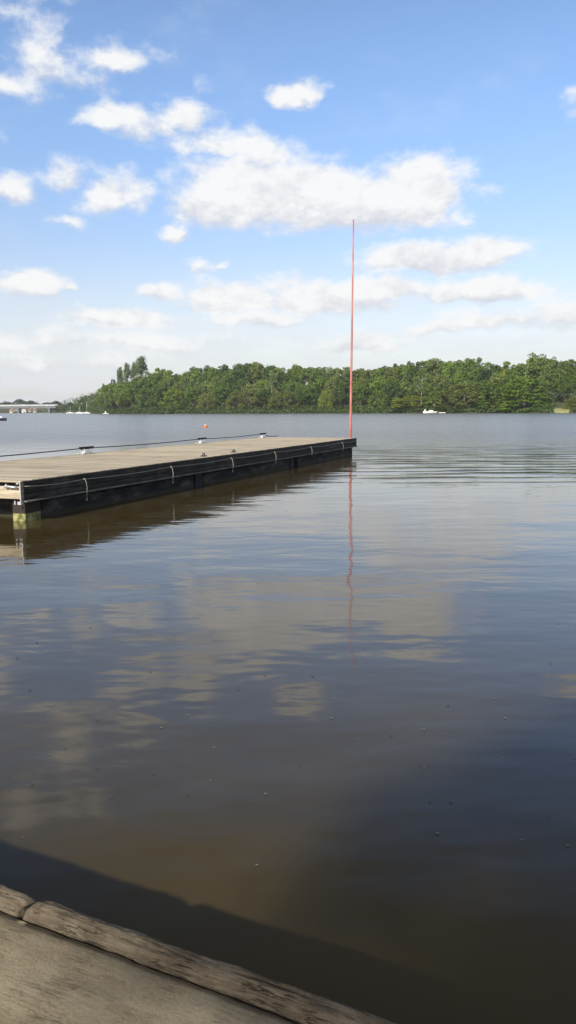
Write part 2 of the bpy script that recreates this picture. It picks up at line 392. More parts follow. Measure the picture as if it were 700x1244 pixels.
def lobes(kind_, seed):
    """clump centres and radii of a crown, 12 wide and 16 high"""
    rng = np.random.default_rng(seed); C = []; Rd = []
    if kind_ == 'broad':
        sub = [(rng.uniform(-2.6, 2.6), rng.uniform(-2.6, 2.6), rng.uniform(6, 12.3), rng.uniform(2.2, 3.4)) for _ in range(7)]+[(0, 0, 9, 4.0), (0.5, -.5, 12.8, 2.6)]
        for x, y, z, r in sub:
            for _ in range(9):
                d = rng.normal(size=3); d /= np.linalg.norm(d); d[2] = d[2]*.8+.12
                C.append((x+d[0]*r, y+d[1]*r, max(2.2, z+d[2]*r))); Rd.append(rng.uniform(.75, 1.5))
            C.append((x, y, z)); Rd.append(r*.75)
    elif kind_ == 'dome':
        for _ in range(95):
            a = rng.uniform(0, 2*PI); h = rng.random(); rad = 6.0*math.sqrt(max(0, 1-h**2.3))*rng.uniform(.75, 1.0)
            C.append((rad*math.cos(a), rad*math.sin(a), 2.0+h*12.6)); Rd.append(rng.uniform(.9, 1.6))
        C += [(0, 0, 5), (0, 0, 9)]; Rd += [4.0, 3.5]
    elif kind_ == 'willow':
        for _ in range(110):
            a = rng.uniform(0, 2*PI); h = rng.random()**.8; rad = 6.2*math.sqrt(max(0, 1-h**3))*rng.uniform(.7, 1.0)
            C.append((rad*math.cos(a), rad*math.sin(a), 0.7+h*14.2)); Rd.append(rng.uniform(.7, 1.3))
        C += [(0, 0, 5), (0, 0, 8.5)]; Rd += [4.3, 3.4]
    elif kind_ == 'layered':
        for k in range(9):
            z = 1.6+k*1.55; rad = 6.3*math.sqrt(max(0.04, 1-(k/9)**2.0))
            for _ in range(int(8+rad*1.9)):
                a = rng.uniform(0, 2*PI); r = rad*rng.uniform(.68, 1.02)
                C.append((r*math.cos(a), r*math.sin(a), z-(r/rad)*.8+rng.uniform(-.3, .3))); Rd.append(rng.uniform(.8, 1.3))
        C += [(0, 0, 5), (0, 0, 9)]; Rd += [3.6, 3.0]
    elif kind_ == 'poplar':
        for _ in range(75):
            h = rng.random(); rad = 3.6*(math.sin(PI*min(1, h*.86+.12))**.7)*rng.uniform(.2, 1.0); a = rng.uniform(0, 2*PI)
            C.append((rad*math.cos(a), rad*math.sin(a), 1.5+h*13.6)); Rd.append(rng.uniform(.55, 1.15))
    elif kind_ == 'airy':
        for _ in range(42):
            h = rng.random(); rad = 5.6*(math.sin(PI*min(1, h*.8+.2))**.8)*rng.uniform(.3, 1.0); a = rng.uniform(0, 2*PI)
            C.append((rad*math.cos(a), rad*math.sin(a), 5+h*10.2)); Rd.append(rng.uniform(.7, 1.4))
    return np.array(C, float), np.array(Rd, float)

def crown_data(kind_, seed):
    C, Rd = lobes(kind_, seed)
    flat = {'layered': .62, 'poplar': 1.9, 'willow': 1.25}.get(kind_, .8)
    size = {'airy': .5, 'poplar': .5, 'willow': .5, 'dome': .55}.get(kind_, .62)
    per = {'airy': 60, 'poplar': 62, 'willow': 55, 'layered': 46, 'dome': 52}.get(kind_, 58)
    return leaves(C, Rd, per, size, seed+7, up={'layered': .9}.get(kind_, .35), flat=flat)
def trunk_mb(kind_, seed):
    rng = random.Random(seed); b = MB(); th = .6 if kind_ in ('airy', 'poplar') else 1.0; H = {'poplar': 13, 'airy': 12.5}.get(kind_, 9.5); lean = rng.uniform(-.5, .5)
    pts = [(lean*k*k/25+rng.uniform(-.08, .08), rng.uniform(-.08, .08), -1.0+(H+1)*k/7) for k in range(8)]
    b.tube(pts, [th*(.42*(1-k/8.6)+(.14 if k == 0 else 0)) for k in range(8)], 8)
    for k in range(9 if kind_ != 'poplar' else 5):
        i0 = rng.randint(2, 6); p0 = Vector(pts[i0]); a = rng.uniform(0, 2*PI); L = rng.uniform(2.5, 4.6)*(0.45 if kind_ == 'poplar' else 1)
        d = Vector((math.cos(a), math.sin(a), rng.uniform(.5, 1.3)))
        b.tube([p0, p0+d*L*.4+Vector((0, 0, .1)), p0+d*L*.75+Vector((0, 0, .5)), p0+d*L+Vector((0, 0, 1.1))], [.17*th, .12*th, .075*th, .03*th], 6)
    return b
PROTO = {}
def proto_mesh(kind_, v):
    key = (kind_, v)
    if key not in PROTO:
        Q, Fq = crown_data(kind_, 11+v*13+len(kind_)*5)
        oc = mesh_np('crown', Q, Fq, M_LEAF); ot = trunk_mb(kind_, v+3).build('trunk', M_BARK_PALE if kind_ == 'airy' else M_BARK)
        PROTO[key] = (oc.data, ot.data)
        bpy.data.objects.remove(oc); bpy.data.objects.remove(ot)
    return PROTO[key]
TREE_RNG = random.Random(5)
GREENS = {'mid': (.112, .178, .026), 'bright': (.150, .232, .026), 'dark': (.070, .118, .022), 'olive': (.160, .195, .042),
          'grey': (.150, .195, .065), 'yellow': (.230, .285, .028), 'deep': (.036, .062, .020), 'pale': (.165, .215, .050)}
def tree(px, top, wpx, D, kind_, colr, label, group=None, name='broadleaf_tree', base_z=None):
    X = (px-350)/F*D; z0 = float(terrain(X, D)) if base_z is None else base_z
    z0 = max(z0, 0.05)
    horz = HOR-(px-350)*ROLL
    H = EYE+(horz-top)/F*D - z0
    W = wpx/F*D
    cm, tm = proto_mesh(kind_, TREE_RNG.randint(0, 2))
    o = empty(name, (X, D, z0), TREE_RNG.uniform(0, 2*PI))
    nomW = {'poplar': 8.4, 'airy': 12}.get(kind_, 13.5)
    s = (W/nomW, W/nomW, H/15.9)
    # the crown's mean width carries a random stretch, so no two outlines repeat
    s = (s[0]*TREE_RNG.uniform(.95, 1.08), s[1]*TREE_RNG.uniform(.95, 1.08), s[2])
    o.scale = s
    tag(o, label, 'tree', group)
    c = bpy.data.objects.new('crown', cm); col.objects.link(c); c.parent = o
    base = GREENS[colr]; k = TREE_RNG.uniform(.88, 1.12); c.color = (base[0]*k*TREE_RNG.uniform(.92, 1.08), base[1]*k, base[2]*k, 1)
    tt = bpy.data.objects.new('trunk', tm); col.objects.link(tt); tt.parent = o
    return o

# front row standing on the shore: x, top, width, kind, colour, label
FRONT = [
 (129,483,20,'broad','mid','small rounded green tree where the wooded bank starts, right of the moored sailboats'),
 (138,475,20,'broad','pale','pale green tree on the shore above the tiny white dinghy'),
 (149,476,22,'broad','bright','light green shoreline tree below the shortest poplar'),
 (163,470,26,'broad','mid','mid green shoreline tree directly below the slim middle poplars'),
 (180,474,26,'dome','mid','dense rounded shoreline tree just below the tallest poplar'),
 (197,468,26,'broad','dark','dark rounded tree at the water, right of the tallest poplar'),
 (215,474,34,'dome','bright','broad bright green dome tree at the water, left of the orange buoy'),
 (236,470,26,'broad','mid','green shoreline tree just left of the orange buoy'),
 (254,480,26,'willow','olive','low olive green bush tree on the shore behind the orange buoy'),
 (272,471,32,'broad','mid','leafy green shoreline tree just right of the orange buoy'),
 (290,478,26,'willow','olive','soft olive willow on the shore above the farthest pontoon cleat'),
 (307,469,26,'broad','pale','pale green shoreline tree right of the farthest pontoon cleat'),
 (322,476,24,'broad','dark','dark hollow-looking tree left of the big olive willow'),
 (346,477,40,'willow','olive','big rounded olive willow at the water, left of the bright yellow-green tree'),
 (370,480,26,'broad','dark','dark leafy low tree between the olive willow and the yellow-green tree'),
 (396,476,18,'dome','yellow','small bright yellow-green tree on the shore left of the red pole'),
 (412,474,26,'broad','dark','dark tree on the shore just left of the red pole'),
 (438,468,30,'broad','mid','tall shoreline tree just right of the red pole'),
 (459,476,24,'dome','mid','rounded green tree on the shore, second to the right of the red pole'),
 (476,468,26,'broad','dark','dark tree left of the low yellowish bush tree'),
 (503,484,52,'willow','yellow','low wide yellowish bush tree just left of the white motorboat'),
 (531,473,28,'broad','mid','green tree rising right behind the white motorboat'),
 (563,470,62,'willow','olive','very wide dull olive willow right of the white motorboat'),
 (601,465,40,'layered','mid','bushy tree with layered branches, right of the wide olive willow'),
 (635,459,56,'layered','bright','broadest bright green layered tree, left of the grassy clearing'),
 (700,483,30,'willow','olive','low grey-olive bush right of the grassy clearing'),
]
for (px, top, wd, k, c, lab) in FRONT:
    tree(px, top-3, wd*1.15, shore_D(px)+6+TREE_RNG.uniform(0, 4), k, c, lab, 'trees along the far waterline')
GAP = (670, 692)
# middle row, partly hidden
midlab = 'broadleaf tree in the middle of the wooded far bank, rising behind the waterline trees'
x = 137
while x < 735:
    top = 466+4*math.sin(x*.09)+TREE_RNG.uniform(-4, 4) - (4 if x > 600 else 0)+(6 if x < 150 else 0)
    if x > 575: top -= 3
    tree(x, top-4, TREE_RNG.uniform(28, 38), shore_D(x)+26+TREE_RNG.uniform(0, 8)+(16 if GAP[0]-14 < x < GAP[1]+14 else 0), TREE_RNG.choice(['broad', 'broad', 'dome']),
         TREE_RNG.choice(['mid', 'mid', 'dark', 'bright', 'pale']), midlab, 'trees in the middle of the far wood')
    x += TREE_RNG.uniform(12, 16)
# skyline row
SKYL = [(134,474),(141,472),(150,470),(163,467),(174,463),(186,459),(197,453),(206,456),(215,460),(226,458),(238,452),(250,451),(262,453),(275,450),
        (290,449),(303,445),(316,446),(330,450),(345,452),(362,450),(378,453),(398,450),(420,452),(436,454),(450,453),(468,450),(482,448),(497,446),
        (512,443),(526,440),(543,442),(560,441),(578,441),(598,448),(614,446),(632,446),(650,447),(668,442),(687,443),(704,442),(722,444)]
skylab = 'broadleaf tree forming the skyline of the wooded far bank'
SKYL += [((a[0]+c_[0])/2, (a[1]+c_[1])/2+1.5) for a, c_ in zip(SKYL, SKYL[1:])]
for (px, top) in SKYL:
    tree(px, top-5+TREE_RNG.uniform(-1, 1), TREE_RNG.uniform(28, 38), shore_D(px)+62+TREE_RNG.uniform(0, 10), TREE_RNG.choice(['broad', 'broad', 'dome']),
         TREE_RNG.choice(['mid', 'mid', 'dark', 'pale', 'bright']), skylab, 'trees on the skyline of the far wood')
SPECIAL = [
 (150,449,13,'poplar','grey','lowest of the slim grey poplars, at the left of the poplar group', 70),
 (158,446,16,'poplar','grey','slim grey-green poplar second from the left in the poplar group', 74),
 (167,445,14,'poplar','grey','thin poplar pressed against the left side of the tallest poplar', 80),
 (176,438,24,'poplar','grey','tallest and fullest grey-green poplar above the far wood', 78),
 (129,469,8,'poplar','grey','tiny solitary poplar left of the poplar group, low on the slope', 60),
 (141,462,9,'dome','deep','small dark conifer-like crown just left of the poplars', 60),
 (255,446,17,'dome','deep','dark domed tree on the skyline, leftmost of three dark domes', 100),
 (276,445,17,'dome','deep','dark domed tree in the middle of the three dark skyline domes', 100),
 (291,444,14,'dome','deep','dark domed tree at the right of the three dark skyline domes', 100),
 (414,460,22,'broad','deep','very dark tree halfway up the wood, just left of the red pole', 40),
 (340,456,20,'broad','deep','dark crown halfway up the wood behind the pale bare trunk', 45),
 (480,444,14,'dome','deep','dark little crown on the skyline right of the red pole', 100),
 (496,441,12,'dome','deep','dark little crown on the skyline above the pale forked trunk', 100),
 (588,452,26,'dome','deep','dark round tree in the upper wood left of the bright yellow gap tree', 45),
 (608,452,14,'broad','yellow','bright yellow-green tree in a dip of the skyline', 50),
 (651,432,46,'broad','pale','tallest tree of the far bank, standing above the layered trees', 50),
 (664,437,26,'broad','mid','tall tree right beside the tallest tree of the far bank', 48),
 (511,452,26,'airy','pale','thin tree with a pale forked bare trunk, above the yellowish bush', 20),
 (331,455,22,'airy','pale','thin tree with a pale trunk showing, above the big olive willow', 20),
 (556,451,16,'broad','bright','light green tree in the upper wood above the wide olive willow', 48),
]
for (px, top, wd, k, c, lab, dd_) in SPECIAL:
    tree(px, top-3, wd*1.1, shore_D(px)+dd_, k, c, lab, None, name='poplar_tree' if k == 'poplar' else 'broadleaf_tree')
# wooded headland, farther up the river
for (px, top, D) in [(70,494,1000),(77,492,980),(84,491,930),(90,488,900),(97,485,880),(103,482,860),(109,480,840),(116,478,820),(123,476,800),(130,474,780),
                     (76,497,960),(83,496,890),(90,495,860),(96,494,800),(102,492,760),(108,489,740),(114,487,720),(120,486,700)]:
    Dm = max(D*.92, shore_D(px)+10)
    tree(px, top, TREE_RNG.uniform(10, 14), Dm, TREE_RNG.choice(['broad', 'dome']), TREE_RNG.choice(['mid', 'dark', 'pale']),
         'tree on the hazy headland behind the moored sailboats', 'trees on the far headland')

# undergrowth filling the foot of the wood, one uncountable mass
rng = np.random.default_rng(3); C = []; Rd = []
for px in np.arange(80, 740, 0.55):
    D0 = shore_D(px)
    for k in range(5):
        if GAP[0] < px < GAP[1] and k < 3: continue
        D = D0+[-.2, 5, 22, 42, 56][k]+rng.uniform(-1.5, 3); X = (px-350)/F*D; z = max(float(terrain(X, D)), .0)
        C.append((X, D, z+rng.uniform(.2, [1.5, 3.0, 6.5, 9, 11][k]))); Rd.append(rng.uniform(.7, 1.5)*(1+.25*k))
for px in np.arange(-30, 84, 0.8):
    D = shore_D(px)+rng.uniform(0, 8); C.append(((px-350)/F*D, D, 1+rng.uniform(0, 3))); Rd.append(rng.uniform(1, 2.2))
Q, Fq = leaves(np.array(C), np.array(Rd), 26, 0.7, 5, flat=.8)
ug = kind(mesh_np('undergrowth', Q, Fq, M_LEAF), 'stuff'); ug.color = (.070, .112, .024, 1)
# mown grass bank in the gap of the wood
m_grass, t, p = newmat("mown_grass", rough=.95); g1 = t.noise(objco(t), 1.5, 6, .65)
t.l.new(t.mix(t.ramp(g1, .35, .65), (0.17, 0.20, 0.05), (0.36, 0.33, 0.14)), p.inputs['Base Color']); bump(t, p, g1, .1)
V = []; nx_, ny_ = 40, 12
for i_ in range(nx_):
    px = GAP[0]-1+(GAP[1]-GAP[0]+4)*i_/(nx_-1)
    for j_ in range(ny_):
        D = shore_D(px)-1.5+12*j_/(ny_-1); V.append(((px-350)/F*D, D, -.3+2.5*(1-math.exp(-j_/3.5))+.12*math.sin(i_*1.7+j_)))
b = MB(); b.add(V, [(i_*ny_+j_, (i_+1)*ny_+j_, (i_+1)*ny_+j_+1, i_*ny_+j_+1) for i_ in range(nx_-1) for j_ in range(ny_-1)], True)
kind(b.build('grass_bank', m_grass), 'structure')
# far-off woods behind the bridge
C = []; Rd = []; rng = np.random.default_rng(8)
for px in np.arange(-70, 92, 1.0):
    D = 1230+rng.uniform(-30, 50); X = (px-350)/F*D
    top = 2+(HOR+2.0-(487.5+1.6*math.sin(px*.16)+1.2*math.sin(px*.41)+(2.5 if px > 48 else 0)))/F*D
    for k in range(7):
        C.append((X+rng.uniform(-3, 3), D+rng.uniform(-8, 8), rng.uniform(3, top-1.2))); Rd.append(rng.uniform(1.6, 3.2))
    C.append((X, D, top-2)); Rd.append(2.0)
Q, Fq = leaves(np.array(C), np.array(Rd), 26, 1.4, 6, flat=.8)
fw = kind(mesh_np('distant_woods', Q, Fq, M_LEAF), 'stuff'); fw.color = (.045, .068, .03, 1)

# ------------------------------------------------------------------ road bridge up the river
M_CONC = simple("bridge_concrete", (0.45, 0.46, 0.46), 0.85, vary=.12, scale=.3)
M_CONC_D = simple("bridge_girder", (0.17, 0.19, 0.20), 0.8, vary=.15, scale=.3)
D = 960; xl = -520; xr = (72-350)/F*D
br = empty('road_bridge', ((xl+xr)/2, D, 0)); L = (xr-xl)/2
tag(br, 'long flat grey road bridge crossing the river far away at the left', 'bridge')
zt = EYE+(500-491.8)/F*D
b = MB(); b.box(-L, L, -5, 5, zt-2.2, zt-1.0, c=.05); b.build('deck', M_CONC, br)
b = MB(); b.box(-L, L, -5.2, -4.9, zt-1.9, zt, c=.03); b.build('parapet', M_CONC, br)
b = MB(); b.box(-L, L, 4.9, 5.2, zt-1.9, zt, c=.03); b.build('parapet', M_CONC, br)
for yy in (-3.4, 0, 3.4):
    b = MB(); b.box(-L, L, yy-.4, yy+.4, zt-4.2, zt-2.2, c=.03); b.build('girder', M_CONC_D, br)
for px in (-60, -18, 27, 64):
    X = (px-350)/F*D-(xl+xr)/2
    b = MB(); b.box(X-1.0, X+1.0, -4.2, 4.2, -2, zt-4.9, c=.2); b.box(X-1.5, X+1.5, -4.8, 4.8, zt-4.9, zt-4.2, c=.1); b.build('pier', M_CONC_D, br)
gx = (57-350)/F*D
ga = empty('sign_gantry', (gx, D, zt-1.0)); tag(ga, 'small pale sign gantry standing on the far road bridge', 'sign gantry')
for gl in (-3, 3):
    b = MB(); b.tube([(gl, 0, 0), (gl, 0, 4.4)], .16, 6); b.build('leg', M_CONC, ga)
b = MB(); b.box(-3.2, 3.2, -.2, .2, 3.8, 4.5, c=.03); b.build('crossbeam', M_CONC, ga)

# houses on the far bank, seen beneath the bridge
M_WALLW = simple("white_render", (0.78, 0.76, 0.70), 0.9, vary=.06, scale=.5); M_WALLC = simple("cream_render", (0.62, 0.55, 0.42), 0.9, vary=.06, scale=.5)
M_ROOF = simple("terracotta_roof", (0.30, 0.15, 0.09), 0.85, vary=.2, scale=2); M_ROOFG = simple("slate_roof", (0.12, 0.12, 0.13), 0.7, vary=.2, scale=2)
M_PANE = simple("window_glass", (0.04, 0.05, 0.06), 0.15, vary=.1)
def house(px, wpx, toppx, D, wall, roof, label):
    X = (px-350)/F*D; W = wpx/F*D; z0 = max(.4, float(terrain(X, D))); Ht = EYE+(500-toppx)/F*D-z0
    r = empty('house', (X, D, z0), 0.12); tag(r, label, 'house', 'houses on the far bank beyond the bridge')
    hw = W/2; e = Ht*.62
    b = MB(); b.box(-hw, hw, -3, 3, -.6, e); b.build('wall', wall, r)
    b = MB(); b.add([(-hw-.3, -3.4, e-.1), (hw+.3, -3.4, e-.1), (hw+.3, 3.4, e-.1), (-hw-.3, 3.4, e-.1), (-hw-.3, 0, Ht), (hw+.3, 0, Ht)],
                    [(0, 1, 5, 4), (2, 3, 4, 5), (1, 2, 5), (3, 0, 4), (3, 2, 1, 0)]); rf = b.build('roof', roof, r)
    b = MB(); b.box(hw*.4, hw*.4+.7, -.4, .4, Ht-.8, Ht+.8); b.build('chimney', wall, rf)
    n = max(2, int(W/2.4))
    for k in range(n):
        xx = -hw+W*(k+.5)/n; b = MB(); b.box(xx-.5, xx+.5, -3.04, -2.9, e*.35, e*.35+1.3); b.build('window', M_PANE, r)
house(17.5, 3.2, 496.8, 1092, M_WALLC, M_ROOF, 'small cream house, leftmost of the houses beyond the far bridge')
house(22.5, 4.2, 495.6, 1110, M_WALLC, M_ROOFG, 'cream house with grey roof beyond the bridge, next to the leftmost one')
house(33.0, 5.0, 495.2, 1096, M_WALLW, M_ROOFG, 'largest bright white house beyond the far bridge')
house(40.0, 3.6, 496.2, 1100, M_WALLW, M_ROOF, 'white house with a terracotta roof, right of the largest white house')
house(45.8, 4.0, 496.0, 1094, M_WALLW, M_ROOF, 'white house with a reddish roof, rightmost of those beyond the bridge')

# ------------------------------------------------------------------ boats
M_GEL = simple("white_gelcoat", (0.82, 0.82, 0.80), 0.3, vary=.05); M_DKHULL = simple("dark_hull", (0.03, 0.03, 0.045), 0.35, vary=.2)
M_ALU = simple("aluminium", (0.62, 0.63, 0.65), 0.35, metal=.6, vary=.1); M_SAIL = simple("furled_cover", (0.08, 0.12, 0.28), 0.9, vary=.2)
M_BLACK = simple("black_plastic", (0.012, 0.012, 0.013), 0.8, vary=.2)
def hull_mb(L, B, Hh, draft=.15):
    b = MB(); n = 13; m = 7; vs = []
    for i in range(n):
        u = i/(n-1); x = -L/2+L*u; wd = B/2*(1-max(0, (u-.35)/.65)**2.2)*(.86+.14*min(1, u*4)); sh = Hh*(1+.28*max(0, u-.4)**2*2)
        wd = max(wd, .015)
        for k in range(m):
            a = k/(m-1)*2-1; yy = wd*math.copysign(abs(a)**.65, a) if abs(a) > 1e-6 else 0
            vs.append((x+(.10*L*max(0, u-.8)*(abs(a))), yy, -draft+(sh+draft)*abs(a)**1.6))
    fs = [(i*m+k, (i+1)*m+k, (i+1)*m+k+1, i*m+k+1) for i in range(n-1) for k in range(m-1)]
    fs += [(i*m, i*m+m-1, (i+1)*m+m-1, (i+1)*m) for i in range(n-1)] + [tuple(range(m))]
    b.add(vs, fs, True); return b
def boat_at(name, px, py, L, label, rz, D=None):
    P = at(px, py) if D is None else Vector(((px-350)/F*D, D, 0)); P.z = 0.02
    r = empty(name, P, rz); tag(r, label, 'boat'); return r
def sailboat(px, D, L, mast, rz, label):
    r = boat_at('sailboat', px, 0, L, label, rz, D)
    hull_mb(L, L*.3, .85).build('hull', M_GEL, r)
    b = MB(); b.box(-L*.15, L*.2, -L*.09, L*.09, .8, 1.35, c=.12); b.build('cabin', M_GEL, r)
    b = MB(); b.tube([(L*.08, 0, .8), (L*.08, 0, mast)], [.11, .07], 8); b.build('mast', M_ALU, r)
    b = MB(); b.tube([(L*.07, 0, 1.7), (-L*.4, 0, 1.75)], .17, 8); b.build('furled_sail', M_SAIL, r)
sailboat(88, 640, 6.0, 6.2, .2, 'white moored sailboat, leftmost of the three beneath the headland')
sailboat(99, 632, 6.6, 5.6, -.15, 'white moored sailboat between the two others beneath the headland')
sailboat(107.5, 622, 5.6, 9.6, .1, 'white moored sailboat with the tallest mast, below the headland')
r = boat_at('dinghy', 131, 0, 3.4, 'tiny white dinghy with an upright white canopy near the left end of the wood', .1, 530)
hull_mb(3.6, 1.4, .45).build('hull', M_GEL, r)
b = MB(); b.box(-.5, .35, -.4, .4, .4, 1.75, c=.12); b.build('canopy', M_GEL, r)
r = boat_at('motorboat', 522, 0, 6.6, 'white motorboat with a low cabin, moored below the far trees right of the red pole', PI+.05, 388)
hull_mb(6.6, 2.2, .8).build('hull', M_GEL, r)
b = MB(); b.box(-1.6, .9, -.75, .75, .75, 1.15, c=.14); b.box(-1.2, .3, -.65, .65, 1.15, 1.45, c=.1); b.build('cabin', M_GEL, r)
b = MB(); b.box(2.2, 2.75, -.3, .3, .6, 1.9, c=.1); b.build('console', M_GEL, r)
b = MB(); b.box(-3.5, -3.2, -.2, .2, .1, 1.1, c=.06); b.build('outboard_motor', M_BLACK, r)
r = boat_at('rowing_boat', 536.5, 0, 3.4, 'small low white rowing boat, just right of the white motorboat', .0, 388)
hull_mb(3.2, 1.3, .38).build('hull', M_GEL, r)
b = MB(); b.box(-.15, .15, -.5, .5, .30, .42, c=.02); b.build('seat', M_GEL, r)
r = boat_at('workboat', -1.5, 511, 3.6, 'dark-hulled small boat with a white upper part, cut by the photo edge', .15)
hull_mb(3.4, 1.35, .5).build('hull', M_DKHULL, r)
b = MB(); b.box(-.9, .2, -.45, .45, .48, 1.25, c=.1); b.build('cabin', M_GEL, r)
b = MB(); b.box(.45, .85, -.3, .3, .48, 1.0, c=.1); b.build('engine_cover', M_GEL, r)
P = at(7.6, 510); b = MB(); b.ball((0, 0, .1), .19, 12, 8); b.tube([(0, 0, .2), (0, 0, .42)], .03, 6)
o = b.build('mooring_buoy', M_BLACK); o.location = P; tag(o, 'small black mooring buoy beside the dark-hulled boat at the photo edge', 'buoy')
M_ORANGE = simple("orange_buoy_paint", (0.75, 0.16, 0.04), 0.45, vary=.15); 
P = at(249.7, 519.6); r = empty('mooring_buoy', P); tag(r, 'round orange mooring buoy with a white top floating beyond the pontoon', 'buoy')
b = MB(); b.ball((0, 0, .10), .22, 16, 12); b.build('float', M_ORANGE, r)
b = MB(); b.ball((0, 0, .27), .12, 12, 8, (1, 1, .6)); b.tube([(0, 0, .3), (0, 0, .38)], .03, 6); b.build('cap', M_GEL, r)

# ------------------------------------------------------------------ the floating pontoon
P0 = at(29, 584.5, .76); P1 = at(433, 532, .76)
ax = (P1-P0); LEN = ax.length; PRZ = -math.atan2(ax.x, ax.y); WID = 4.4; TOP = .76
PL = LEN
pont = empty('pontoon', (P0.x, P0.y, 0), PRZ)
tag(pont, 'long floating pontoon with pale plank deck and black tarred side boards', 'pontoon')
PM = Matrix.Translation((P0.x, P0.y, 0)) @ Matrix.Rotation(PRZ, 4, 'Z'); PMI = PM.inverted()
# weathered decking
m_deck, t, p = newmat("weathered_decking", rough=.85)
oc = objco(t); sx, sy, sz = t.sep(oc)[:3]
row = t.math('FLOOR', t.math('DIVIDE', sy, .145))
wn = t.node('ShaderNodeTexWhiteNoise', noise_dimensions='1D'); t.put(wn.inputs['W'], row)
gr = t.noise(t.vec('MULTIPLY', oc, (1.2, 22, 4)), 1.6, 6, .65)
bl = t.noise(t.vec('MULTIPLY', oc, (1, .6, 1)), 1.3, 5, .6)
c = t.mix(wn.outputs['Value'], (0.26, 0.21, 0.145), (0.50, 0.42, 0.305))
c = t.mix(t.ramp(gr, .35, .7, 0, .55), c, (0.52, 0.46, 0.36))
c = t.mix(t.ramp(bl, .5, .75, 0, .5), c, (0.20, 0.17, 0.125))
c = t.mix(t.ramp(t.noise(oc, 9, 3, .5), .71, .74, 0, .7), c, (0.62, 0.60, 0.55)); c = t.mix(t.ramp(t.noise(t.vec('MULTIPLY', oc, (.5, 1, 1)), .9, 6, .7), .52, .68, 0, .45), c, (0.17, 0.15, 0.115))
t.l.new(c, p.inputs['Base Color']); bump(t, p, gr, .004)
b = MB(); rg = random.Random(2); y = .0
while y < PL-.13:
    dz_ = rg.uniform(-.004, .003); b.box(-WID+.02+rg.uniform(-.01, .01), -.055, y, y+.136, TOP-.034+dz_, TOP+dz_, c=.004); y += .145
b.build('deck', m_deck, pont)
# fascia
m_tar, t, p = newmat("tarred_timber", rough=.7, spec=.2)
oc = objco(t); g1 = t.noise(t.vec('MULTIPLY', oc, (3, .5, 9)), 3, 6, .65); g2 = t.noise(oc, 1.3, 4, .6)
c = t.mix(t.ramp(g1, .4, .75), (0.018, 0.016, 0.014), (0.095, 0.085, 0.072)); c = t.mix(t.ramp(g2, .52, .75, 0, .5), c, (0.11, 0.10, 0.09))
t.l.new(c, p.inputs['Base Color']); t.l.new(t.ramp(g1, .3, .7, .6, .85), p.inputs['Roughness']); bump(t, p, g1, .004)
b = MB(); js = [-.02, 3.9, 8.1, 12.2, 16.4, 20.3, PL]
for ja, jb in zip(js, js[1:]): b.box(-.05, rg.uniform(-.004, .004), ja, jb-.007, .53, TOP-.008, c=.008)
js = [-.02, 5.6, 11.3, 17.2, PL]
for ja, jb in zip(js, js[1:]): b.box(-.05, rg.uniform(-.004, .004), ja, jb-.007, .415, .522, c=.006)
for y in js[:-1]+[2.8, 8.5, 14.2, 20]:
    for z in (.585, .70): b.box(.0, .012, y+.10, y+.125, z-.012, z+.012, c=.004)
b.build('side_board', m_tar, pont)
m_rail, t, p = newmat('highlight_rail', rough=.7); g1 = t.noise(t.vec('MULTIPLY', objco(t), (3, .8, 9)), 3, 6, .65); t.l.new(t.mix(t.ramp(g1, .35, .65), (0.05, 0.05, 0.05), (0.17, 0.165, 0.155)), p.inputs['Base Color'])  # lighter colour paints the highlight along the lit ledge
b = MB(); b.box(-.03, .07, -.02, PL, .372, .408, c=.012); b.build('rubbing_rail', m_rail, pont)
b = MB(); b.box(-WID, -WID+.05, 0, PL, .40, TOP-.008, c=.008); b.build('side_board', m_tar, pont)
b = MB(); b.box(-WID, 0, PL+.002, PL+.05, .40, TOP-.008, c=.008); b.build('end_board', m_tar, pont)
m_beam, t, p = newmat("pale_end_timber", rough=.85); oc = objco(t); g1 = t.noise(t.vec('MULTIPLY', oc, (1, 6, 14)), 2, 6, .6); g2 = t.noise(oc, 4, 4, .6)
c = t.mix(t.ramp(g1, .3, .7), (0.34, 0.27, 0.19), (0.58, 0.50, 0.38)); c = t.mix(t.ramp(g2, .55, .75, 0, .7), c, (0.28, 0.22, .15)); t.l.new(c, p.inputs['Base Color']); bump(t, p, g1, .004)
b = MB(); b.box(-WID+.05, -.06, -.03, .07, .43, .655, c=.01); b.build('end_beam', m_beam, pont)
b = MB(); b.box(-WID+.05, -.06, .12, .2, .44, .72); b.build('joist', m_tar, pont)
# galvanised corner bracket and small end cleat
M_GALV = simple("galvanised_steel", (0.62, 0.63, 0.64), 0.42, metal=.55, vary=.15, scale=20)
M_WHITE_ROPE = simple("white_rope", (0.42, 0.41, 0.37), 0.9, vary=.15, scale=40)
b = MB(); b.box(-.075, -.052, -.036, .02, .34, .75, c=.003); b.box(-.13, -.05, -.045, -.032, .33, .39, c=.003); b.box(-.20, -.17, -.045, -.032, .33, .40, c=.003); b.box(-.13, -.08, -.06, .0, .70, .73, c=.004); b.build('corner_bracket', M_GALV, pont)
b = MB(); b.tube([(-.36, -.07, .64), (-.30, -.09, .665), (-.20, -.09, .655), (-.1, -.08, .65)], .022, 8); b.tube([(-.27, -.03, .62), (-.27, -.09, .66)], .018, 8); b.tube([(-.36, -.03, .70), (-.37, -.06, .66)], .014, 6); b.build('end_cleat', M_GALV, pont)
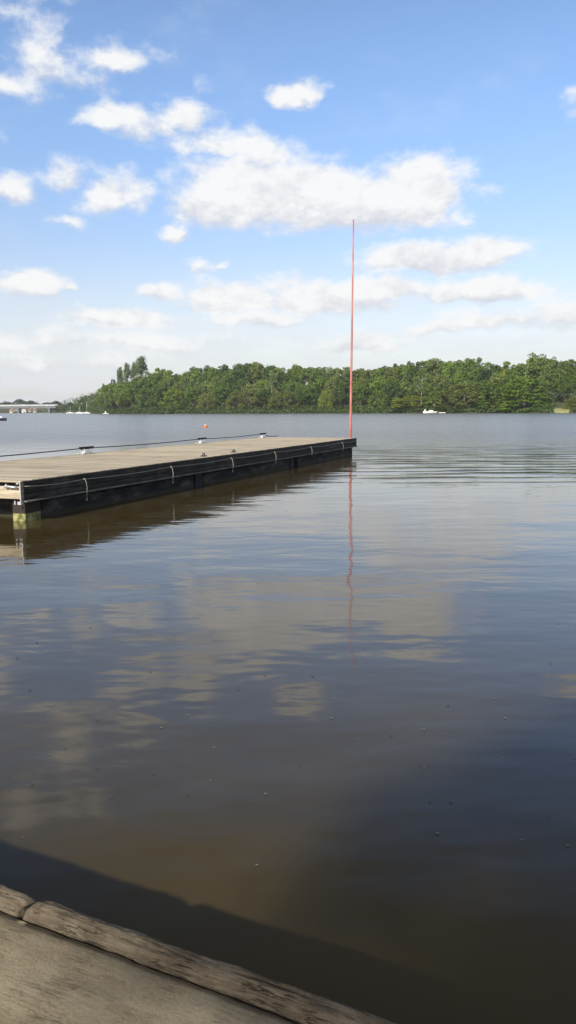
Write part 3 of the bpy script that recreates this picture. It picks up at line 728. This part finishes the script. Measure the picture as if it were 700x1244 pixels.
# floats and piles below
m_float, t, p = newmat("black_float", rough=.75, spec=.2); oc = objco(t); g1 = t.noise(t.vec('MULTIPLY', oc, (1, .7, 2.2)), 2.2, 6, .65)
sz = t.sep(oc)[2]
c = t.mix(t.ramp(g1, .42, .72), (0.014, 0.014, 0.015), (0.085, 0.080, 0.072))
c = t.mix(t.ramp(t.math('ADD', sz, t.math('MULTIPLY', g1, .08)), .17, .09, 0, .8), c, (0.045, 0.040, 0.022))
t.l.new(c, p.inputs['Base Color']); bump(t, p, g1, .008)
def along(px):                       # distance along the pontoon's visible side at a photo column
    best = None
    for k in range(0, 2400):
        s = k*.01; v = PM @ Vector((-.12, s, 0)); 
        if 350+v.x/v.y*F >= px: return s
    return 23
segs = [(.62, along(236)), (along(248), along(352)), (along(363), along(428.5))]
for a0, a1 in segs:
    b = MB(); b.box(-1.35, -.12, a0, a1, -.35, .35, c=.03); b.build('float', m_float, pont)
    b = MB(); b.box(-WID+.12, -WID+1.35, a0, a1, -.35, .35, c=.03); b.build('float', m_float, pont)
b = MB(); b.box(-3.0, -1.4, 1.0, PL-1, .2, .42); b.build('inner_beam', m_tar, pont)
for s in (along(236)+.05, along(352)+.05):
    b = MB(); b.box(-.22, -.11, s, s+.42, -.5, .355, c=.01); b.build('gap_shade', M_BLACK, pont)  # black box standing for the shade in the gap between floats
# corner block: algae below, upper part painted dark as the end beam's shade
m_blk, t, p = newmat("algae_shade_block", rough=.8); oc = objco(t); sz = t.sep(oc)[2]; g1 = t.noise(oc, 9, 6, .65); 
lvl = t.ramp(t.math('ADD', sz, t.math('MULTIPLY', t.math('SUBTRACT', g1, .5), .05)), .135, .155)
c = t.mix(t.ramp(g1, .4, .62), (0.11, 0.12, 0.03), (0.38, 0.35, 0.15)); c = t.mix(lvl, c, (0.030, 0.024, 0.017)); t.l.new(c, p.inputs['Base Color']); bump(t, p, g1, .01)
b = MB(); b.box(-.40, -.12, .14, .60, -.5, .43, c=.012); b.build('corner_block', m_blk, pont)
b = MB(); b.box(-WID+.1, -WID+.5, .14, .60, -.5, .43, c=.012); b.build('corner_block', m_blk, pont)
# horn cleats on the far side edge and the dark line running through them
def cleat(xl_, y):
    c = empty('cleat', (0, 0, 0)); c.parent = pont; c.location = (xl_, y, TOP); c.scale = (1.3, 1.35, 1.3)
    b = MB(); b.box(-.09, .09, -.24, .24, 0, .018, c=.003); b.build('base_plate', M_GALV, c)
    for s in (-1, 1):
        b = MB(); b.box(-.035, .035, s*.13-.03, s*.13+.03, .018, .12, c=.008); b.build('leg', M_GALV, c)
    b = MB(); b.tube([(0, -.27, .150), (0, -.22, .135), (0, 0, .13), (0, .22, .135), (0, .27, .150)], [.014, .03, .034, .03, .014], 8); b.build('horn', M_BLACK, c)
    return c
cl = []

for (px, py) in ((85, 551.0), (216.5, 538.2), (306, 531.6)):
    v = PMI @ at(px, py, TOP); cl.append(v.y)
for y in cl:
    c = cleat(-WID+.16, y)
    # boxy mooring roller seen side-on
    b = MB(); b.box(-.05, .05, -.15, .15, .02, .105, c=.01); b.build('roller', M_GEL, c)
M_DARKROPE = simple("navy_rope", (0.03, 0.035, 0.07), 0.9, vary=.3, scale=40)
b = MB(); pts = []
ys = [-.1]+cl
for k in range(len(ys)-1):
    for j_ in range(10):
        u = j_/10; sag = .035*math.sin(PI*u); pts.append(PM @ Vector((-WID+.10, ys[k]+(ys[k+1]-ys[k])*u, TOP+.165-sag)))
pts.append(PM @ Vector((-WID+.10, ys[-1], TOP+.165))); pts.append(PM @ Vector((-WID+.2, ys[-1]+.7, TOP+.03)))
pts.append(PM @ Vector((-WID+.3, ys[-1]+1.5, TOP+.025)))
b.tube(pts, .016, 6); o = b.build('mooring_line', M_DARKROPE); tag(o, 'dark blue mooring line stretched through the cleats along the far edge of the pontoon', 'rope')
# small fittings near the visible edge
for (px, py) in ((284, 549.3), (247.5, 554.2)):
    v = PMI @ at(px, py, TOP); b = MB(); b.box(v.x-.06, v.x+.06, v.y-.09, v.y+.09, TOP+.002, TOP+.02, c=.004); b.tube([(v.x, v.y-.06, TOP+.01), (v.x, v.y-.05, TOP+.075), (v.x, v.y+.05, TOP+.075), (v.x, v.y+.06, TOP+.01)], .013, 6); b.build('ring_bolt', M_BLACK, pont)
# white line tied along the black side boards, with short hanging tails
TPX = [102, 208, 281.5, 334, 378, 416]
def along2(px, xoff):
    for k in range(0, 2400):
        s = k*.01; v = PM @ Vector((xoff, s, 0))
        if 350+v.x/v.y*F >= px: return s
    return 23
ty = [along2(x, .03) for x in TPX]
ys = [.0]+ty+[PL-.1]; b = MB(); pts = []
for k in range(len(ys)-1):
    for j_ in range(8):
        u = j_/8; pts.append(PM @ Vector((.018, ys[k]+(ys[k+1]-ys[k])*u, .645-.028*math.sin(PI*u)+(.0 if k else .02*(1-u)))))
pts.append(PM @ Vector((.018, PL-.1, .65)))
b.tube(pts, .006, 6); o = b.build('side_rope', M_WHITE_ROPE); tag(o, 'thin white rope slung along the black side boards of the pontoon', 'rope')
M_GREENROPE = simple("green_rope", (0.24, 0.34, 0.25), 0.9, vary=.25, scale=40)
tl = ['greenish rope tail hanging from the pontoon side, nearest the algae-stained corner block',
      'white rope tail with a lighter knot, second along the pontoon side',
      'white rope tail with a pale knot, third along the pontoon side',
      'rope tail hanging fourth along the pontoon side, just before its second dark float gap',
      'thin short rope tail, fifth along the pontoon side, past its second dark float gap',
      'thin rope tail hanging closest to the red pole end of the pontoon']
for k, y in enumerate(ty):
    r = empty('rope_tail', PM @ Vector((.03, y, .645)), PRZ); tag(r, tl[k], 'rope', 'rope tails hanging on the pontoon side')
    Lr = [.40, .37, .36, .32, .27, .30][k]
    b = MB(); b.tube([(0, 0, .02), (.035, .005, -.05), (.06, -.004, -.16), (.04, .004, -Lr+.05), (.04, 0, -Lr)], [.006]*5, 6); b.build('cord', M_GREENROPE if k == 0 else M_WHITE_ROPE, r)
    b = MB(); b.ball((0, 0, .005), .018, 8, 6, (1, 2.0, .8)); b.build('hitch', M_WHITE_ROPE, r)
    b = MB(); b.ball((.04, 0, -Lr-.01), .018, 8, 6, (1, 1.2, 1.2)); b.build('knot', M_WHITE_ROPE, r)

# the tall red pole standing in the water at the pontoon's end
pb = PM @ Vector((-.42, PL-.1, 0)); 
Dp = pb.y
base = at(425.5, 531, TOP)
base = far(425.8, 531.0, P1.y+.35); topp = far(429.6, 267, P1.y+.35)
m_pole, t, p = newmat("red_pole_paint", rough=.45); oc = objco(t); g1 = t.noise(t.vec('MULTIPLY', oc, (1, 1, .15)), 9, 5, .6)
c = t.mix(t.ramp(g1, .35, .65), (0.40, 0.11, 0.095), (0.56, 0.22, 0.19)); c = t.mix(t.ramp(t.noise(t.vec('MULTIPLY', oc, (6, 6, .35)), 2, 4, .6), .56, .7, 0, .7), c, (0.66, 0.45, 0.40)); t.l.new(c, p.inputs['Base Color'])
pr = empty('marker_pole', (base.x, base.y, 0)); tag(pr, 'tall thin faded red pole standing at the far end of the pontoon', 'pole')
dirp = (topp-base); rel0 = Vector((0, 0, 0)) - dirp*(base.z+.8)/dirp.z
k0 = Vector((-dirp.x*base.z/dirp.z, 0, 0)); lo = Vector((k0.x-dirp.x*.8/dirp.z, 0, -.8)); hi = Vector((topp.x-base.x, 0, topp.z))
b = MB(); b.tube([lo+(hi-lo)*u for u in (0, .08, .3, .6, .85, 1)], [.062, .062, .052, .040, .030, .024], 14); b.ball(hi, .026, 10, 6); b.build('shaft', m_pole, pr)
b = MB(); cz = TOP-.2; cc = lo+(hi-lo)*((cz+.8)/(hi.z+.8)); b.tube([cc-Vector((0, 0, .03)), cc+Vector((0, 0, .03))], .078, 14); b.box(cc.x-.03, cc.x+.03, -.30, -.06, cz-.02, cz+.02); b.build('collar', M_GALV, pr)

# ------------------------------------------------------------------ the photographer's landing stage in the foreground
JZ = .5
E0 = at(480, 1244, JZ); E1 = at(0, 1074, JZ); ed = (E0-E1).normalized()
jr = math.atan2(ed.y, ed.x)
land = empty('landing_stage', (E0.x, E0.y, 0), jr)
tag(land, 'weathered wooden landing stage with a cracked edge timber in the bottom corner', 'landing stage')
JM = Matrix.Translation((E0.x, E0.y, 0)) @ Matrix.Rotation(jr, 4, 'Z'); JMI = JM.inverted()
def hash_noise(seed):
    rng = np.random.default_rng(seed); G = rng.random((64, 64))
    def f(x, y):
        x = np.asarray(x, float) % 63; y = np.asarray(y, float) % 63
        xi = x.astype(int); yi = y.astype(int); fx = x-xi; fy = y-yi; fx = fx*fx*(3-2*fx); fy = fy*fy*(3-2*fy)
        x1 = (xi+1) % 64; y1 = (yi+1) % 64
        return (G[xi, yi]*(1-fx)+G[x1, yi]*fx)*(1-fy)+(G[xi, y1]*(1-fx)+G[x1, y1]*fx)*fy
    return f
NZ = hash_noise(4); NZ2 = hash_noise(9)
def oldwood(name, lo, hi, stain, fibre=1.0, crack=1.0):
    m, t, p = newmat(name, rough=.88, spec=.25); oc = objco(t)
    wob = t.vec('MULTIPLY', t.vec('SUBTRACT', t.noise(oc, 2.2, 3, .5, out='Color'), (.5, .5, .5)), (.02, .035, .02))
    co = t.vec('ADD', oc, wob)
    fib = t.noise(t.vec('MULTIPLY', co, (6, 95, 60)), 1.6, 5, .6)
    fib2 = t.noise(t.vec('MULTIPLY', co, (14, 260, 150)), 1.0, 4, .6)
    mot = t.noise(oc, 7.5, 8, .66); big = t.noise(t.vec('MULTIPLY', oc, (1, 1.8, 1)), 2.6, 5, .6); fine = t.noise(oc, 75, 5, .7)
    c = t.mix(t.ramp(fib, .3, .7, .5-.5*fibre, .5+.5*fibre), lo, hi)
    c = t.mix(t.ramp(mot, .45, .68, 0, .75), c, stain)
    c = t.mix(t.ramp(big, .46, .70, 0, .65), c, tuple(x*.62 for x in lo))
    c = t.mix(t.ramp(big, .50, .30, 0, .35), c, tuple(min(1, x*1.25) for x in hi))
    c = t.mix(t.ramp(t.noise(t.vec('MULTIPLY', oc, (1, 2.2, 1)), 13, 6, .75), .50, .70, 0, .4), c, tuple(x*.55 for x in lo))
    c = t.mix(t.ramp(fine, .60, .74, 0, .65), c, tuple(min(1, x*1.35) for x in hi))
    c = t.mix(t.ramp(fib2, .56, .72, 0, .45*fibre+.1), c, tuple(x*.35 for x in lo))
    c = t.mix(t.ramp(fib2, .44, .30, 0, .35*fibre+.1), c, tuple(min(1, x*1.3) for x in hi))
    c = t.mix(t.ramp(fine, .42, .28, 0, .6), c, tuple(x*.4 for x in lo))
    ck = t.noise(t.vec('MULTIPLY', co, (2.3, 42, 20)), 1.3, 5, .62)
    ckm = t.math('MULTIPLY', t.ramp(t.math('ABSOLUTE', t.math('SUBTRACT', ck, .5)), .016, .0), t.ramp(t.noise(oc, 5.5, 3, .5), .48, .58))
    ckm = t.math('MULTIPLY', ckm, crack)
    c = t.mix(ckm, c, (0.018, 0.014, 0.010))
    t.l.new(c, p.inputs['Base Color'])
    h = t.math('ADD', t.math('MULTIPLY', fib, .5*fibre), t.math('MULTIPLY', mot, .6)); h = t.math('ADD', h, t.math('MULTIPLY', fib2, .45*fibre)); h = t.math('ADD', h, t.math('MULTIPLY', fine, .32))
    h = t.math('SUBTRACT', h, t.math('MULTIPLY', ckm, .9)); bump(t, p, h, .011)
    return m
M_EDGE = oldwood("old_edge_timber", (0.105, 0.083, 0.056), (0.215, 0.18, 0.128), (0.085, 0.063, 0.043), .7, .45)
M_BOARD = oldwood("old_deck_board", (0.23, 0.185, 0.118), (0.345, 0.29, 0.20), (0.26, 0.20, 0.125), .15, .2)
def timber(x0, x1, w0, w1, ztop, zbot, mat, rough_=1.0, endL=None, endR=None, name='edge_timber', crown=.02, step=.008):
    """a worn timber between x0 and x1: rounded, uneven section; the ends follow functions of the cross position"""
    n = int((x1-x0)/step)+1; xs = np.linspace(0, 1, n); m = 26
    # section: outline from lower inner side, over the top, to lower outer side
    V = []
    wd = w1-w0
    for u in xs:
        for k in range(m):
            a = k/(m-1)
            if a < .2: y = w0; z = zbot+(ztop-zbot-.02)*(a/.2)
            elif a > .8: y = w1; z = ztop-.02-(ztop-zbot-.02)*((a-.8)/.2)
            else:
                s = (a-.2)/.6; y = w0+wd*s; z = ztop-.02+.02*max(0.0, 1-abs(2*s-1)**3.2)**.8+crown*(1-(2*s-1)**2)-crown
            xa = x0 + (endL(y) if endL else 0); xb = x1 + (endR(y) if endR else 0)
            x = xa+(xb-xa)*u
            top = 1.0 if .18 < a < .82 else .4
            nn = (NZ(x*7+20, a*14)-.5)*.012+(NZ2(x*26+20, a*30)-.5)*.006+(NZ(x*70+9, a*22+5)-.5)*.0028
            z2 = z+nn*rough_*top
            ed_ = (NZ(x*4+31, 3)-.5)*.010+(NZ2(x*17+31, 7)-.5)*.007+(NZ(x*55+3, 9)-.5)*.0035
            y2 = y+ed_*rough_*(1 if a > .5 else -.5)*(abs(2*a-1))
            # rounded, broken ends
            e_ = min(x-xa, xb-x); z2 -= .016*math.exp(-max(e_, 0)/.012)*top
            V.append((x, y2, z2))
    F4 = [(i*m+k, i*m+k+1, (i+1)*m+k+1, (i+1)*m+k) for i in range(n-1) for k in range(m-1)]
    F4 = [f[::-1] for f in F4]
    b = MB(); b.add(V, F4, True); b.f.append(tuple(range(m))); b.sm.append(False); b.f.append(tuple((n-1)*m+k for k in range(m-1, -1, -1))); b.sm.append(False)
    b.f.append((0, (n-1)*m, (n-1)*m+m-1, m-1)); b.sm.append(False)
    return b.build(name, mat, land)
xs_ = (JMI @ at(30, 1094, JZ)).x
g_in = (JMI @ at(0, 1098, JZ)).y; g_in2 = (JMI @ at(350, 1244, JZ)).y
gy = (g_in+g_in2)/2+.030
timber(xs_+.012, 1.6, gy+.010, .016, JZ+.006, JZ-.12, M_EDGE, .9, crown=.009, endL=lambda y: (y-gy)*.42)
timber(xs_-2.2, xs_-.012, gy+.008, .012, JZ+.001, JZ-.12, M_EDGE, .9, crown=.009, endR=lambda y: (y-gy)*.42)
timber(xs_-2.6, 1.8, gy-.46, gy-.008, JZ-.006, JZ-.07, M_BOARD, .7, name='deck_board', crown=.004, step=.010)
timber(xs_-2.6, 1.8, gy-.94, gy-.475, JZ-.006, JZ-.07, M_BOARD, .7, name='deck_board', crown=.004, step=.03)
timber(xs_-2.6, 1.8, gy-1.42, gy-.955, JZ-.006, JZ-.07, M_BOARD, .7, name='deck_board', crown=.004, step=.05)
timber(xs_-2.6, 1.8, gy-1.9, gy-1.435, JZ-.006, JZ-.07, M_BOARD, .7, name='deck_board', crown=.004, step=.05)
b = MB(); b.box(xs_-.12, xs_+.12, gy+.03, .004, JZ-.13, JZ-.018); b.build('shadow_block', m_tar, land)  # added behind the seam to close a notch in the cast shadow
b = MB(); b.box(xs_-2.55, 1.75, gy-1.85, -.02, JZ-.30, JZ-.125); b.build('under_frame', m_tar, land)
for x in (xs_-2.0, xs_-.2, .9):
    b = MB(); b.tube([(x, -.20, -1.5), (x, -.20, JZ-.3)], .09, 12); b.build('pile', m_tar, land)

# ------------------------------------------------------------------ bits floating on the calm water
M_BITP = simple("dry_leaf", (0.24, 0.21, 0.14), 0.7, vary=.3, scale=60); M_BITD = simple("rotten_leaf", (0.07, 0.055, 0.035), 0.6, vary=.3, scale=60)
def leaf_mesh(mat, seed):
    rg = random.Random(seed); b = MB(); n = 7; vs = []
    for i in range(n):
        u = i/(n-1); wd = .5*math.sin(PI*min(1, u*.94+.03))*.55
        for k in (-1, 0, 1): vs.append((u-.5, k*wd+.08*math.sin(u*3), .05+.28*abs(k)*wd*2+.22*(u-.5)**2*4*rg.uniform(.7, 1.3)))
    b.add(vs, [(i*3+k, (i+1)*3+k, (i+1)*3+k+1, i*3+k+1) for i in range(n-1) for k in (0, 1)], True)
    b.tube([(-.5, 0, .15), (-.66, .03, .3)], .018, 5)
    o = b.build('floating_leaf', mat); me = o.data; bpy.data.objects.remove(o); return me
LM = [leaf_mesh(M_BITP, 1), leaf_mesh(M_BITP, 2), leaf_mesh(M_BITP, 3)]; LD = [leaf_mesh(M_BITD, 4), leaf_mesh(M_BITD, 5)]
PALE = [(62,857),(228,869),(196,885),(60,917),(256,949),(323,965),(312,1052),(515,887),(403,873),(602,849),(614,873),(545,942),(515,932),(697,922),(531,1013),
        (690,1028),(634,1021),(260,909),(405,849),(435,899),(604,918),(28,1018)]
DARK = [(134,729),(253,729),(314,709),(110,763),(45,781),(183,816),(36,839),(380,822),(544,858),(677,758),(669,806),(365,931),(522,975),(548,976),(39,954),(79,910),(119,934),(135,970),(229,967),(187,941),(476,894),(21,800),(118,876),(322,821),(666,995),(12,961),(290,838),(451,765),(590,722)]
rg = random.Random(12)
for lst, meshes, sc, lab, g in ((PALE, LM, .018, 'small pale curled leaf floating on the calm brown water', 'pale leaves floating on the water'),
                               (DARK, LD, .019, 'small dark speck of rotten leaf floating on the calm water', 'dark leaf specks floating on the water')):
    for (px, py) in lst:
        P = at(px, py); o = bpy.data.objects.new('floating_leaf', rg.choice(meshes)); col.objects.link(o)
        s = sc*rg.uniform(.7, 1.25)*(1+.05*max(0, P.y-4)); o.scale = (s, s, s*.8); o.location = (P.x, P.y, .002); o.rotation_euler = (0, 0, rg.uniform(-.6, .6)+rg.choice((0, PI)))
        tag(o, lab, 'leaf', g)

# ------------------------------------------------------------------ tree on the bank behind the photographer: it shades the water at the right
def near_tree():
    tgt = Vector((2.0, 3.1, 0)); tz = 9.0; q = tgt+sv*(tz/sv.z)
    gz = float(terrain(q.x, q.y)); r = empty('bank_tree', (q.x, q.y, gz))
    tag(r, 'leafy tree on the bank behind the landing stage that shades the water', 'tree')
    rng = np.random.default_rng(21); C = []; Rd = []
    for _ in range(210):
        d = rng.normal(size=3); d /= np.linalg.norm(d); C.append((d[0]*1.95*rng.uniform(.2, 1), d[1]*1.95*rng.uniform(.2, 1), tz-gz+d[2]*1.1*rng.uniform(.3, 1))); Rd.append(rng.uniform(.25, .5))
    Q, Fq = leaves(np.array(C), np.array(Rd), 75, .12, 31, shell=.9)
    c = mesh_np('crown', Q, Fq, M_LEAF, r); c.color = (.05, .09, .025, 1)
    b = MB(); b.tube([(0, 0, -.5), (.1, 0, 3), (-.1, .1, 6), (0, 0, tz-gz)], [.22, .17, .12, .05], 10)
    for k in range(8):
        a = k*.8; z = tz-gz-1.6+.15*k; b.tube([(0, 0, z-.6), (math.cos(a)*.8, math.sin(a)*.8, z+.1), (math.cos(a)*1.5, math.sin(a)*1.5, z+.7)], [.06, .04, .015], 6)
    b.build('trunk', M_BARK, r)
near_tree()

# unseen trees added beside and behind the photographer to screen part of the sky
for (x, y, h, wd) in ((5.5, -6.5, 12, 8), (12, -3.5, 13, 9), (-17, -4.5, 9, 8), (15, -12, 15, 10), (1.5, -16, 8.0, 8), (9.5, -13, 14, 9)):
    cm, tm = proto_mesh('broad', TREE_RNG.randint(0, 2)); z0 = float(terrain(x, y))
    o = empty('broadleaf_tree', (x, y, z0), TREE_RNG.uniform(0, 6)); o.scale = (wd/13.5, wd/13.5, h/15.9)
    tag(o, 'unseen broadleaf tree added on the near bank to screen the skylight', 'tree', 'added trees on the near bank')
    c = bpy.data.objects.new('crown', cm); col.objects.link(c); c.parent = o; c.color = (.06, .10, .025, 1)
    tt = bpy.data.objects.new('trunk', tm); col.objects.link(tt); tt.parent = o
